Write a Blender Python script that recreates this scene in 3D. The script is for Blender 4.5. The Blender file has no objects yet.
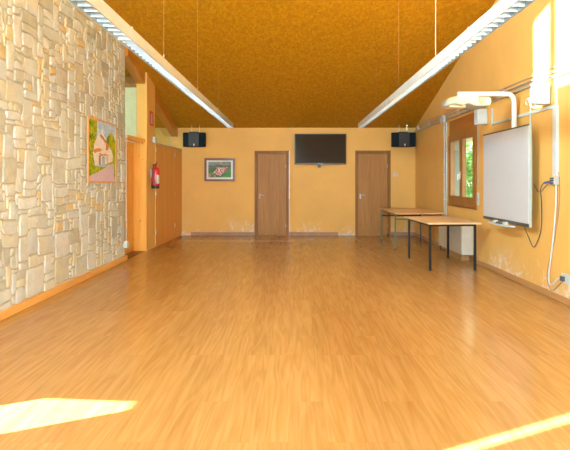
import bpy, bmesh, math, random
from mathutils import Vector, Matrix, noise as mnoise
from mathutils.geometry import tessellate_polygon
random.seed(7)
sc = bpy.context.scene
COL = sc.collection
PI = math.pi
F = 480.0; VX, VY, CH = 293.0, 180.0, 1.4
XL, XR, YB = -2.94, 3.09, 12.12
PITCH = 0.296
def ceil_z(y):
    return 2.718 + PITCH*(YB-y) if y > 2.2 else 5.654 - 0.30*(2.2-y)

# ------------------------------------------------------------------ materials
def _mat(name):
    m = bpy.data.materials.new(name); m.use_nodes = True
    nt = m.node_tree; b = nt.nodes['Principled BSDF']
    return m, nt, b
def N(nt, t, **kw):
    n = nt.nodes.new(t)
    for k, v in kw.items():
        if k in n.inputs: n.inputs[k].default_value = v
        else: setattr(n, k, v)
    return n
def ramp(nt, fac, stops, interp='LINEAR'):
    r = nt.nodes.new('ShaderNodeValToRGB'); cr = r.color_ramp; cr.interpolation = interp
    while len(cr.elements) < len(stops): cr.elements.new(0.5)
    for e, (p, c) in zip(cr.elements, stops):
        e.position = p; e.color = (c[0], c[1], c[2], 1) if hasattr(c, '__len__') else (c, c, c, 1)
    nt.links.new(fac, r.inputs[0]); return r.outputs[0]
def mix(nt, fac, a, b, blend='MIX'):
    n = nt.nodes.new('ShaderNodeMix'); n.data_type = 'RGBA'; n.blend_type = blend
    for s, v in ((0, fac), (6, a), (7, b)):
        if hasattr(v, 'is_output'): nt.links.new(v, n.inputs[s])
        elif s == 0: n.inputs[0].default_value = v
        else: n.inputs[s].default_value = (v[0], v[1], v[2], 1)
    return n.outputs[2]
def math_(nt, op, a, b=0.0, clamp=False):
    n = nt.nodes.new('ShaderNodeMath'); n.operation = op; n.use_clamp = clamp
    for i, v in enumerate((a, b)):
        if hasattr(v, 'is_output'): nt.links.new(v, n.inputs[i])
        else: n.inputs[i].default_value = v
    return n.outputs[0]
def coords(nt, scale=(1,1,1), rot=(0,0,0), kind='Object'):
    tc = nt.nodes.new('ShaderNodeTexCoord'); mp = nt.nodes.new('ShaderNodeMapping')
    mp.inputs['Scale'].default_value = scale; mp.inputs['Rotation'].default_value = rot
    nt.links.new(tc.outputs[kind], mp.inputs[0]); return mp.outputs[0]
def noise_(nt, vec, scale, detail=4, rough=.55, dist=0.0):
    n = N(nt, 'ShaderNodeTexNoise', Scale=scale, Detail=detail, Roughness=rough, Distortion=dist)
    nt.links.new(vec, n.inputs['Vector']); return n.outputs['Fac']
def bump(nt, b, h, strength=.2, dist=.01):
    n = N(nt, 'ShaderNodeBump', Strength=strength, Distance=dist)
    nt.links.new(h, n.inputs['Height']); nt.links.new(n.outputs[0], b.inputs['Normal'])
def plain(name, col, rough=.5, metal=0.0, spec=.5, var=.06, vs=8):
    m, nt, b = _mat(name)
    v = noise_(nt, coords(nt), vs, 3)
    c = ramp(nt, v, [(.3, [x*(1-var) for x in col]), (.7, [min(1, x*(1+var)) for x in col])])
    nt.links.new(c, b.inputs['Base Color'])
    b.inputs['Roughness'].default_value = rough; b.inputs['Metallic'].default_value = metal
    b.inputs['Specular IOR Level'].default_value = spec
    return m
def emis(name, col, st):
    m, nt, b = _mat(name)
    b.inputs['Base Color'].default_value = (*col, 1)
    b.inputs['Emission Color'].default_value = (*col, 1); b.inputs['Emission Strength'].default_value = st
    return m
def wood(name, c1, c2, scale=(1,1,1), axis='z', grain=26, rough=.4, knots=False, spec=.4):
    # grain runs along the chosen axis
    m, nt, b = _mat(name)
    s = {'z': (grain, grain, grain*.07), 'y': (grain, grain*.07, grain), 'x': (grain*.07, grain, grain)}[axis]
    g = noise_(nt, coords(nt, s), 1.0, 6, .6, .6)
    s2 = [q*.16 for q in s]
    w = noise_(nt, coords(nt, s2), 1.0, 3, .5, 1.2)
    k = math_(nt, 'ADD', math_(nt, 'MULTIPLY', g, .6), math_(nt, 'MULTIPLY', w, .4))
    c = ramp(nt, k, [(.34, c1), (.62, c2)])
    if knots:
        kv = N(nt, 'ShaderNodeTexVoronoi', Scale=1.0)
        ks = {'z': (9, 9, 5.0), 'y': (7, 3.2, 7), 'x': (3.2, 7, 7)}[axis]
        nt.links.new(coords(nt, ks), kv.inputs['Vector'])
        km = ramp(nt, kv.outputs['Distance'], [(.05, 1.0), (.13, 0.0)])
        c = mix(nt, km, c, [q*.35 for q in c1])
    nt.links.new(c, b.inputs['Base Color'])
    b.inputs['Roughness'].default_value = rough; b.inputs['Specular IOR Level'].default_value = spec
    bump(nt, b, k, .05, .002)
    return m
def paint_wall(name, base, pale, flake):
    m, nt, b = _mat(name)
    co = coords(nt)
    n1 = noise_(nt, co, 1.3, 4, .6)
    c = ramp(nt, n1, [(.3, [x*.93 for x in base]), (.7, [min(1, x*1.06) for x in base])])
    sep = N(nt, 'ShaderNodeSeparateXYZ'); nt.links.new(co, sep.inputs[0]); z = sep.outputs[2]
    # rising damp: pale bloom and flaked patches low on the wall
    n2 = noise_(nt, co, 1.1, 5, .65, .4)
    lowm = ramp(nt, z, [(.0, 1.0), (.62, 0.0)])
    k = math_(nt, 'ADD', n2, math_(nt, 'MULTIPLY', lowm, .22))
    bloom = ramp(nt, k, [(.64, 0.0), (.76, .38)])
    c = mix(nt, math_(nt, 'MULTIPLY', bloom, ramp(nt, z, [(.3, 1.0), (.6, 0.0)])), c, pale)
    n3 = noise_(nt, co, 7, 8, .75, .8)
    fm = math_(nt, 'MULTIPLY', ramp(nt, math_(nt, 'ADD', n3, math_(nt, 'MULTIPLY', k, .5)), [(.90, 0.0), (.94, .8)]), ramp(nt, z, [(.22, 1.0), (.42, 0.0)]))
    c = mix(nt, fm, c, flake)
    nt.links.new(c, b.inputs['Base Color']); b.inputs['Roughness'].default_value = .62
    b.inputs['Specular IOR Level'].default_value = .3
    bump(nt, b, noise_(nt, co, 40, 4), .12, .004)
    return m
M = {}
M['wall'] = paint_wall('orange_wall_paint', (.69, .395, .100), (.70, .50, .26), (.68, .62, .52))
M['pale_wall'] = plain('pale_wall_paint', (.70, .76, .62), .7)
M['white_wall'] = plain('white_wall_paint', (.80, .79, .75), .7)
def floor_mat():
    m, nt, b = _mat('laminate_floor')
    co = coords(nt, rot=(0, 0, PI/2))
    br = N(nt, 'ShaderNodeTexBrick', Scale=1.0)
    br.offset = .37; br.offset_frequency = 3
    for k, v in (('Mortar Size', .0011), ('Brick Width', 1.28), ('Row Height', .19), ('Mortar Smooth', .3), ('Bias', 0.0)):
        br.inputs[k].default_value = v
    br.inputs['Color1'].default_value = (0, 0, 0, 1); br.inputs['Color2'].default_value = (1, 1, 1, 1)
    nt.links.new(co, br.inputs['Vector'])
    tc = coords(nt)
    sepc = N(nt, 'ShaderNodeSeparateColor'); nt.links.new(br.outputs['Color'], sepc.inputs[0])
    def n4(scale, d, dist, ofs):
        n = N(nt, 'ShaderNodeTexNoise', Scale=1.0, Detail=d, Roughness=.55, Distortion=dist); n.noise_dimensions = '4D'
        nt.links.new(coords(nt, scale), n.inputs['Vector']); nt.links.new(math_(nt, 'MULTIPLY', sepc.outputs[0], ofs), n.inputs['W']); return n.outputs['Fac']
    g = n4((22, 1.6, 1), 5, .8, 13.0)
    w = n4((9, .7, 1), 2, .3, 21.0)
    rings = math_(nt, 'PINGPONG', math_(nt, 'MULTIPLY', w, 14.0), 1.0)
    k = math_(nt, 'ADD', math_(nt, 'MULTIPLY', g, .75), math_(nt, 'MULTIPLY', rings, .25))
    c = ramp(nt, k, [(.25, (.375, .193, .050)), (.5, (.43, .236, .070)), (.78, (.49, .285, .10))])
    c = mix(nt, .45, c, ramp(nt, br.outputs['Color'], [(0, (.84, .82, .80)), (1, (1, 1, 1))]), 'MULTIPLY')
    big = noise_(nt, tc, .5, 3)
    c = mix(nt, .5, c, ramp(nt, big, [(.3, (.88, .86, .84)), (.7, (1, 1, 1))]), 'MULTIPLY')
    c = mix(nt, math_(nt, 'MULTIPLY', br.outputs['Fac'], .22), c, (.25, .10, .03))
    nt.links.new(c, b.inputs['Base Color'])
    b.inputs['Roughness'].default_value = .21
    b.inputs['Specular IOR Level'].default_value = .5
    b.inputs['Coat Weight'].default_value = 0
    return m
M['floor'] = floor_mat()
def osb():
    m, nt, b = _mat('strand_board_ceiling')
    co = coords(nt)
    v = N(nt, 'ShaderNodeTexVoronoi', Scale=1.0, Randomness=1.0)
    wv = nt.nodes.new('ShaderNodeVectorMath'); wv.operation = 'MULTIPLY_ADD'
    nn = N(nt, 'ShaderNodeTexNoise', Scale=6.0); nt.links.new(co, nn.inputs['Vector'])
    nt.links.new(nn.outputs['Color'], wv.inputs[0]); wv.inputs[1].default_value = (.16, .16, .16); nt.links.new(co, wv.inputs[2])
    mp = nt.nodes.new('ShaderNodeMapping'); mp.inputs['Scale'].default_value = (34, 16, 20); mp.inputs['Rotation'].default_value = (0, 0, .35)
    nt.links.new(wv.outputs[0], mp.inputs[0]); nt.links.new(mp.outputs[0], v.inputs['Vector'])
    sp = N(nt, 'ShaderNodeSeparateColor'); nt.links.new(v.outputs['Color'], sp.inputs[0])
    c = ramp(nt, sp.outputs[0], [(0, (.40, .172, .0008)), (.5, (.45, .208, .0012)), (1, (.53, .26, .004))])
    n2 = noise_(nt, co, 16, 5, .7)
    c = mix(nt, .8, c, ramp(nt, n2, [(.33, (.84, .80, .76)), (.6, (1, 1, 1))]), 'MULTIPLY')
    n3 = noise_(nt, co, 2.3, 2)
    c = mix(nt, ramp(nt, n3, [(.68, 0.0), (.75, .4)]), c, (.25, .08, .01))
    nt.links.new(c, b.inputs['Base Color']); b.inputs['Roughness'].default_value = .55
    b.inputs['Specular IOR Level'].default_value = .3
    bump(nt, b, n2, .1, .004)
    return m
M['osb'] = osb()
def stone_mat():
    m, nt, b = _mat('rubble_stone')
    at = nt.nodes.new('ShaderNodeAttribute'); at.attribute_name = 'tone'
    c = ramp(nt, at.outputs['Fac'], [(0, (.43, .42, .34)), (.16, (.50, .50, .42)), (.34, (.55, .575, .53)), (.5, (.59, .61, .57)), (.66, (.50, .53, .50)),
  (.80, (.57, .55, .42)), (.92, (.60, .51, .31)), (1, (.58, .43, .22))])
    co = coords(nt)
    n = noise_(nt, co, 9, 7, .7, .3)
    c = mix(nt, .8, c, ramp(nt, n, [(.28, (.80, .76, .68)), (.6, (1.0, 1.0, 1.0))]), 'MULTIPLY')
    n2 = noise_(nt, co, 3.1, 3, .5)
    c = mix(nt, ramp(nt, n2, [(.52, 0.0), (.68, .5)]), c, (.60, .52, .30))
    nt.links.new(c, b.inputs['Base Color']); b.inputs['Roughness'].default_value = .85
    b.inputs['Specular IOR Level'].default_value = .2
    bump(nt, b, noise_(nt, co, 26, 6, .7), .4, .008)
    return m
M['stone'] = stone_mat()
M['mortar'] = plain('mortar', (.45, .41, .31), .9, var=.12, vs=14)
M['door'] = wood('oak_door', (.28, .125, .030), (.40, .195, .052), grain=30, rough=.5, spec=.25)
M['doorframe'] = wood('oak_door_frame', (.19, .080, .018), (.27, .118, .028), grain=30, rough=.5, spec=.25)
M['pine'] = wood('varnished_pine', (.62, .275, .035), (.76, .38, .062), grain=14, rough=.42)
M['pineknot'] = wood('knotty_pine', (.70, .33, .05), (.82, .43, .08), grain=12, rough=.42, knots=True)
M['ply'] = wood('cupboard_veneer', (.58, .245, .035), (.68, .31, .05), grain=16, rough=.4)
M['rafter'] = wood('rafter_wood', (.42, .155, .015), (.52, .205, .025), axis='y', grain=14)
M['winwood'] = wood('window_wood', (.25, .095, .018), (.34, .145, .032), grain=22)
M['winpanel'] = wood('shutter_box_wood', (.26, .085, .012), (.36, .125, .02), axis='y', grain=18)
M['tabletop'] = wood('beech_tabletop', (.66, .40, .18), (.78, .52, .26), axis='y', grain=22, rough=.3)
M['tabletop2'] = wood('worn_beech_tabletop', (.58, .32, .13), (.70, .42, .19), axis='y', grain=22, rough=.28)
M['skirt'] = wood('skirting_wood', (.36, .17, .055), (.46, .24, .09), axis='y', grain=20)
M['skirt_pine'] = wood('pine_skirting', (.60, .30, .07), (.72, .40, .11), axis='y', grain=16)
M['skirt_grey'] = plain('brown_tile_skirting', (.30, .17, .10), .5, var=.12)
M['darkcement'] = plain('dark_cement', (.26, .25, .18), .9)
M['cement'] = plain('cement', (.58, .49, .37), .9, var=.12)
M['black'] = plain('black_plastic', (.012, .014, .016), .35)
M['blackmetal'] = plain('black_steel', (.010, .012, .012), .5, 0, .25)
M['navy'] = plain('dark_speaker_cloth', (.008, .014, .018), .8, 0, .15)
M['green'] = plain('green_steel', (.045, .17, .085), .4, .2)
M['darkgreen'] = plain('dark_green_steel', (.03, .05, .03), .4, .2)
M['screen'] = plain('tv_glass', (.030, .017, .006), .12, spec=.10)
M['white'] = plain('white_plastic', (.50, .55, .53), .45)
M['offwhite'] = plain('off_white_plastic', (.46, .475, .40), .5, 0, .3)
M['greywhite'] = plain('grey_white_metal', (.46, .53, .51), .4, .0)
M['cream'] = plain('cream_enamel', (.62, .60, .49), .4)
M['lampwhite'] = plain('lamp_enamel', (.55, .56, .50), .4, .0)
def alu():
    m, nt, b = _mat('louver_aluminium')
    b.inputs['Base Color'].default_value = (.42, .48, .50, 1); b.inputs['Metallic'].default_value = .7; b.inputs['Roughness'].default_value = .35
    return m
M['alu'] = alu()
M['steel'] = plain('galvanised_steel', (.46, .45, .38), .45, .5)
M['steel2'] = plain('brushed_steel', (.62, .60, .56), .3, .9)
M['board'] = plain('whiteboard_surface', (.50, .52, .52), .35, var=.015, vs=2)
M['boardframe'] = plain('board_frame', (.36, .45, .41), .4, .1)
M['boarddark'] = plain('board_dark_edge', (.07, .07, .065), .4)
M['red'] = plain('red_enamel', (.52, .018, .014), .25)
M['signred'] = plain('sign_red', (.55, .03, .02), .5)
M['grillegrey'] = plain('vent_grey', (.27, .27, .22), .6)
M['paper'] = plain('white_label', (.58, .57, .52), .6)
M['tan'] = plain('tan_badge_and_shade', (.75, .55, .32), .5)
M['mahog'] = wood('mahogany_frame', (.12, .028, .012), (.19, .05, .02), axis='x', grain=20, rough=.3)
M['framewood'] = wood('light_frame_wood', (.55, .27, .08), (.68, .38, .14), grain=20)
M['blue'] = plain('blue_plastic', (.03, .07, .6), .4)
M['bluegrey'] = plain('blue_glass_badge', (.12, .30, .42), .3)
M['wire'] = plain('steel_wire', (.26, .14, .05), .6, 0)
M['grey'] = plain('grey_plastic', (.36, .38, .34), .5)
M['tube'] = emis('fluorescent_tube', (.75, .8, .8), .04)
def glass():
    m = bpy.data.materials.new('window_glass'); m.use_nodes = True; nt = m.node_tree
    for n in list(nt.nodes): nt.nodes.remove(n)
    o = nt.nodes.new('ShaderNodeOutputMaterial'); t = nt.nodes.new('ShaderNodeBsdfTransparent')
    g = nt.nodes.new('ShaderNodeBsdfGlossy'); g.inputs['Roughness'].default_value = .02
    t.inputs[0].default_value = (.93, .97, .94, 1)
    f = nt.nodes.new('ShaderNodeFresnel'); f.inputs[0].default_value = 1.45
    mx = nt.nodes.new('ShaderNodeMixShader')
    ge = nt.nodes.new('ShaderNodeNewGeometry')
    nt.links.new(math_(nt, 'MULTIPLY', f.outputs[0], math_(nt, 'SUBTRACT', 1.0, ge.outputs['Backfacing'])), mx.inputs[0]); nt.links.new(t.outputs[0], mx.inputs[1]); nt.links.new(g.outputs[0], mx.inputs[2])
    nt.links.new(mx.outputs[0], o.inputs[0]); return m
M['glass'] = glass()
def leafm():
    m, nt, b = _mat('hedge_leaf')
    c = ramp(nt, noise_(nt, coords(nt), 2.5, 3), [(.3, (.14, .30, .05)), (.7, (.34, .55, .14))])
    nt.links.new(c, b.inputs['Base Color']); b.inputs['Roughness'].default_value = .6
    return m
M['leaf'] = leafm()
M['ground'] = plain('outdoor_ground', (.30, .28, .22), .9)
def attr_mat(name, rough=.5):
    m, nt, b = _mat(name)
    a = nt.nodes.new('ShaderNodeAttribute'); a.attribute_name = 'pigment'
    nt.links.new(a.outputs['Color'], b.inputs['Base Color']); b.inputs['Roughness'].default_value = rough; b.inputs['Specular IOR Level'].default_value = .15
    return m
M['pigment'] = attr_mat('painted_canvas', .6)
M['print'] = attr_mat('photo_print', .35)

# ------------------------------------------------------------------ mesh helpers
def B(): return bmesh.new()
def bx(bm, x0, x1, y0, y1, z0, z1, bev=0.0, seg=2):
    r = bmesh.ops.create_cube(bm, size=1.0)
    vs = r['verts']
    for v in vs:
        v.co.x = x0 + (v.co.x+.5)*(x1-x0); v.co.y = y0 + (v.co.y+.5)*(y1-y0); v.co.z = z0 + (v.co.z+.5)*(z1-z0)
    if bev:
        es = list({e for v in vs for e in v.link_edges})
        bmesh.ops.bevel(bm, geom=es, offset=bev, segments=seg, affect='EDGES', profile=.5)
    return bm
def cyl(bm, p0, p1, r, n=16, r2=None):
    p0, p1 = Vector(p0), Vector(p1); d = p1-p0
    mat = Matrix.Translation((p0+p1)/2) @ d.to_track_quat('Z', 'Y').to_matrix().to_4x4()
    bmesh.ops.create_cone(bm, cap_ends=True, segments=n, radius1=r, radius2=r if r2 is None else r2, depth=d.length, matrix=mat)
    return bm
def smooth_path(pts, sub=6):
    P = [Vector(p) for p in pts]; out = []
    for i in range(len(P)-1):
        p0 = P[max(i-1, 0)]; p1 = P[i]; p2 = P[i+1]; p3 = P[min(i+2, len(P)-1)]
        for k in range(sub):
            t = k/sub
            out.append(.5*((2*p1)+(-p0+p2)*t+(2*p0-5*p1+4*p2-p3)*t*t+(-p0+3*p1-3*p2+p3)*t**3))
    out.append(P[-1]); return out
def tube(bm, pts, r, n=8):
    P = [Vector(p) for p in pts]; rings = []
    up = Vector((.123, .9, .31)).normalized()
    for i, p in enumerate(P):
        t = (P[min(i+1, len(P)-1)]-P[max(i-1, 0)]).normalized()
        a = t.cross(up)
        if a.length < .05: a = t.cross(Vector((1, 0, 0)))
        a.normalize(); b_ = t.cross(a).normalized(); up = -b_ if False else up
        rings.append([bm.verts.new(p+a*r*math.cos(2*PI*k/n)+b_*r*math.sin(2*PI*k/n)) for k in range(n)])
    for i in range(len(rings)-1):
        for k in range(n):
            bm.faces.new((rings[i][k], rings[i][(k+1) % n], rings[i+1][(k+1) % n], rings[i+1][k]))
    bm.faces.new(list(reversed(rings[0]))); bm.faces.new(rings[-1]); return bm
def lathe(bm, prof, cx, cy, n=24):
    rings = []
    for r, z in prof:
        rings.append([bm.verts.new((cx+r*math.cos(2*PI*k/n), cy+r*math.sin(2*PI*k/n), z)) for k in range(n)])
    for i in range(len(rings)-1):
        for k in range(n):
            bm.faces.new((rings[i][k], rings[i][(k+1) % n], rings[i+1][(k+1) % n], rings[i+1][k]))
    bm.faces.new(list(reversed(rings[0]))); bm.faces.new(rings[-1]); return bm
def prism(bm, loops, axis, a0, a1):
    """polygon (first loop) with holes, extruded along axis between a0 and a1; loop coords are the two other axes in xyz order"""
    def P(u, v, a):
        return {'x': (a, u, v), 'y': (u, a, v), 'z': (u, v, a)}[axis]
    flat = [p for l in loops for p in l]
    tris = tessellate_polygon([[Vector((p[0], p[1], 0)) for p in l] for l in loops])
    A = [bm.verts.new(P(p[0], p[1], a0)) for p in flat]; C = [bm.verts.new(P(p[0], p[1], a1)) for p in flat]
    for t in tris:
        try: bm.faces.new([A[i] for i in t]); bm.faces.new([C[i] for i in reversed(t)])
        except ValueError: pass
    o = 0
    for l in loops:
        n = len(l)
        for i in range(n):
            j = (i+1) % n
            try: bm.faces.new((A[o+i], A[o+j], C[o+j], C[o+i]))
            except ValueError: pass
        o += n
    bmesh.ops.recalc_face_normals(bm, faces=bm.faces); return bm
def rect(a, b, c, d): return [(a, c), (b, c), (b, d), (a, d)]
def root_loc(o):
    v = Vector((0, 0, 0))
    while o is not None: v += o.location; o = o.parent
    return v
def obj(name, bm, mat, parent=None, smooth=False, origin=None, recalc=True):
    if recalc: bmesh.ops.recalc_face_normals(bm, faces=bm.faces)
    off = root_loc(parent) if parent is not None else Vector(origin or (0, 0, 0))
    for v in bm.verts: v.co -= off
    me = bpy.data.meshes.new(name); bm.to_mesh(me); bm.free()
    ms = mat if isinstance(mat, (list, tuple)) else [mat]
    for m in ms: me.materials.append(m)
    if smooth:
        for p in me.polygons: p.use_smooth = True
        try: me.set_sharp_from_angle(angle=.7)
        except Exception: pass
    o = bpy.data.objects.new(name, me); COL.objects.link(o)
    if parent is not None: o.parent = parent
    else: o.location = off
    return o
def thing(name, label, cat, loc, group=None):
    o = bpy.data.objects.new(name, None); o.empty_display_size = .1; COL.objects.link(o); o.location = loc
    o['label'] = label; o['category'] = cat
    if group: o['group'] = group
    return o
def tag(o, label, cat, group=None, kind=None):
    o['label'] = label; o['category'] = cat
    if group: o['group'] = group
    if kind: o['kind'] = kind
    return o
def struct(name, bm, mat, label=None, cat=None, parent=None, smooth=False):
    o = obj(name, bm, mat, parent, smooth)
    if parent is None: o['kind'] = 'structure'
    if label: o['label'] = label; o['category'] = cat
    return o
def px(x, y, Y):
    s = F/Y; return Vector(((x-VX)/s, Y, CH-(y-VY)/s))
def pw(x, y, X):
    s = (x-VX)/X; return Vector((X, F/s, CH-(y-VY)/s))

# ------------------------------------------------------------------ shell
YF = -3.0
struct('floor', bx(B(), -3.4, 3.4, YF-.3, YB+.3, -.12, 0), M['floor'], 'glossy orange-brown laminate plank floor', 'floor')
bm = B()
prof = [(YB+.3, ceil_z(YB+.3)), (2.2, ceil_z(2.2)), (YF-.3, ceil_z(YF-.3))]
prism(bm, [[(y, z) for y, z in prof] + [(y, z+.12) for y, z in reversed(prof)]], 'x', -3.75, 3.5)
struct('ceiling', bm, M['osb'], 'sloping ceiling of orange-brown strand board', 'ceiling')
# back wall with two door openings
D1 = (px(254.5, 0, YB).x, px(289.2, 0, YB).x, 2.138); D2 = (px(355.2, 0, YB).x, px(390.6, 0, YB).x, 2.145)
bm = prism(B(), [rect(-4.9, 3.3, -.02, 2.74), rect(D1[0], D1[1], .0, D1[2]), rect(D2[0], D2[1], .0, D2[2])], 'y', YB, YB+.25)
struct('wall_back', bm, M['wall'], 'far orange-painted wall with two wooden doors', 'wall')
# right wall
def slope_loop(y0, y1, zb=-.02, over=.0):
    pts = [(y0, zb), (y1, zb), (y1, ceil_z(y1)+over)]
    if y0 < 2.2 < y1: pts.append((2.2, ceil_z(2.2)+over))
    pts.append((y0, ceil_z(y0)+over)); return pts
WY0, WY1, WZ0, WZ1 = 8.06, 9.50, .93, 2.555
bm = prism(B(), [slope_loop(YF, YB+.25, over=.05), rect(WY0, WY1, WZ0, WZ1), rect(-1.8, 1.2, 1.0, 3.0)], 'x', XR, XR+.3)
struct('wall_right', bm, M['wall'], 'orange-painted side wall with window and whiteboard', 'wall')
# left wall: mortar core with openings near the camera (outside the view) and the stones laid on its face
SY1 = 8.43
M_AZ, M_EL = .45, .292
holes = [[(1.75, 4.0), (3.55, 4.0), (3.55, 5.22), (2.2, 5.5), (1.75, 5.4)], rect(.45, 2.75, .05, 2.0)]
bm = prism(B(), [slope_loop(YF, SY1, over=.05)] + holes, 'x', XL-.30, XL-.011)
struct('wall_left', bm, M['mortar'], 'side wall of pale irregular natural stone', 'wall')
# added unseen panels, their cut-outs shaped to throw the sun patches
bm = prism(B(), [rect(.46, 2.74, .055, 1.995), rect(.72, .79, .75, 1.95), [(2.03, .09), (2.46, .09), (2.46, .40), (2.14, .575), (2.03, .575)]], 'x', XL-.045, XL-.02)
struct('sun_mask_panel', bm, M['pine'], 'unseen pine panel added to shape sun on the floor', 'door')
bm = prism(B(), [[(1.76, 4.005), (3.54, 4.005), (3.54, 5.20), (2.2, 5.48), (1.76, 5.38)], rect(1.9, 2.91, 4.27, 5.3), [(3.06, 4.10), (3.42, 4.10), (3.42, 5.20), (3.06, 5.28)]], 'x', XL-.045, XL-.02)
struct('sun_mask_frame', bm, M['winwood'], 'unseen frame added to shape sun on the right wall', 'window')
# the stones
def stones():
    bm = B(); tone = bm.loops.layers.float.new('tone') if False else None
    g = .047; y0 = 3.55; ny = int((SY1-y0)/g); nz = int(5.3/g)
    occ = [[False]*nz for _ in range(ny)]; blocks = []
    rnd = random.Random(21)
    for j in range(nz):
        for i in range(ny):
            if occ[i][j]: continue
            w, h = rnd.choice([(6,2),(8,3),(4,2),(3,2),(7,2),(6,4),(4,5),(8,7),(3,4),(9,3),(3,1),(8,5),(4,1),(6,6),(5,2),(2,2),(6,2),(3,1),(5,3),(4,2),(2,3),(3,2),(2,1),(4,3)])
            mw = 0
            while mw < w and i+mw < ny and not occ[i+mw][j]: mw += 1
            w = mw; h = min(h, nz-j)
            if ny-(i+w) == 1: w += 1 if not occ[i+w][j] else 0
            for a in range(i, i+w):
                for b in range(j, j+h): occ[a][b] = True
            blocks.append((i, j, w, h))
    tones = []
    for (i, j, w, h) in blocks:
        a0 = y0+i*g; a1 = y0+(i+w)*g; b0 = j*g; b1 = (j+h)*g
        zc = ceil_z(a1)
        if b1 > zc+.02: continue
        q = .005
        def jy(y, z): return .030*mnoise.noise(Vector((y*3.1, z*3.3, 1.7)))+.012*mnoise.noise(Vector((y*9, z*9, 4.7)))
        def jz(y, z): return .034*mnoise.noise(Vector((y*2.3, z*3.3, 9.7)))+.012*mnoise.noise(Vector((y*9, z*9, 14.7)))
        n_y = max(1, w//2)+1; n_z = max(1, h//2)+1
        loop = []
        for k in range(n_y): loop.append((a0+q+(a1-a0-2*q)*k/n_y, b0+q))
        for k in range(n_z): loop.append((a1-q, b0+q+(b1-b0-2*q)*k/n_z))
        for k in range(n_y): loop.append((a1-q-(a1-a0-2*q)*k/n_y, b1-q))
        for k in range(n_z): loop.append((a0+q, b1-q-(b1-b0-2*q)*k/n_z))
        cy, cz = (a0+a1)/2, (b0+b1)/2
        rr = [rnd.uniform(-.004, .002) for _ in loop]
        d = rnd.uniform(.0, .010)
        nl = len(loop); corner = {0, n_y, n_y+n_z, 2*n_y+n_z}
        L0, L1, L2 = [], [], []
        for k, (y, z) in enumerate(loop):
            y2, z2 = y+jy(y, z), z+jz(y, z)
            if a1 > SY1-.02 and y > SY1-.03: y2 = SY1-.002
            z2 = max(z2, .001)
            c = rnd.uniform(.0, .022) if k in corner else rnd.uniform(-.006, .006)
            dy, dz = (cy-y2), (cz-z2); ln = math.hypot(dy, dz) or 1
            y3, z3 = y2+dy/ln*c, z2+dz/ln*c
            L0.append(bm.verts.new((XL-.022, y3, z3)))
            s = .010+abs(rr[k])*.6
            L1.append(bm.verts.new((XL-.004+d*.5, y3+dy/ln*.003, z3+dz/ln*.003)))
            L2.append(bm.verts.new((XL+d+rr[k], y3+dy/ln*s, z3+dz/ln*s)))
        ctr = bm.verts.new((XL+d+rnd.uniform(0, .005), cy, cz))
        fs = []
        for k in range(nl):
            m = (k+1) % nl
            fs.append(bm.faces.new((L0[k], L0[m], L1[m], L1[k]))); fs.append(bm.faces.new((L1[k], L1[m], L2[m], L2[k])))
            fs.append(bm.faces.new((L2[k], L2[m], ctr)))
        t = rnd.random()
        if w*h > 14: t = t*.72
        tones += [t]*len(fs)
    o = obj('stone_facing', bm, M['stone'], bpy.data.objects['wall_left'], recalc=True)
    at = o.data.attributes.new('tone', 'FLOAT', 'FACE')
    at.data.foreach_set('value', tones)
    return o
stones()
# front wall (behind the camera) with the tall windows that light the room
bm = prism(B(), [rect(-3.25, 3.4, -.02, ceil_z(YF)+.05), rect(-2.6, -.15, .5, 3.5), rect(.15, 2.7, .3, 1.9)], 'y', YF-.3, YF)
struct('wall_front', bm, M['white_wall'], 'wall behind the camera with tall windows', 'wall')

# pillar, rafter, header
PX0, PX1, PY0, PY1 = -3.075, -2.87, 9.43, 9.98
bm = prism(B(), [[(PY0, -.02), (PY1, -.02), (PY1, ceil_z(PY1)+.03), (PY0, ceil_z(PY0)+.03)]], 'x', PX0, PX1)
struct('wall_pillar', bm, M['wall'], 'narrow orange pillar between the pine doorway and the cupboards', 'pillar')
def rafter(y0, y1, name):
    bm = prism(B(), [[(y0, ceil_z(y0)-.225), (y1, ceil_z(y1)-.225), (y1, ceil_z(y1)+.01), (y0, ceil_z(y0)+.01)]], 'x', -3.07, -2.905)
    return struct(name, bm, M['rafter'], None)
o = rafter(SY1+.002, PY0-.002, 'trim_1'); o['label'] = 'short rafter end between stone wall and pillar'; o['category'] = 'rafter'
o = rafter(PY1+.002, YB-.002, 'trim_2'); o['label'] = 'sloping rafter above the glazing over the cupboards'; o['category'] = 'rafter'
# pine doorway (door_3)
d3 = thing('door_3', 'pine doorway recessed between stone wall and pillar', 'door', (-3.13, 8.95, 0)); d3['kind'] = 'structure'
bm = bx(B(), -3.17, -3.13, SY1-.0, PY0-.02, 0.002, 2.13)
obj('door_leaf', bm, M['pine'], d3)
obj('door_jamb', bx(B(), -3.13, -2.872, PY0-.022, PY0-.002, .002, 2.13), M['pineknot'], d3)
obj('jamb_edge', bx(B(), -2.885, -2.865, PY0-.030, PY0-.022, .002, 2.13, .002), M['pine'], d3)
obj('door_lintel', bx(B(), -3.06, -2.90, SY1+.003, PY0-.002, 2.13, 2.20, .004), M['pineknot'], d3)
obj('door_threshold', bx(B(), -3.13, -2.93, SY1+.003, PY0-.03, .0, .012, .002), M['doorframe'], d3)
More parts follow.
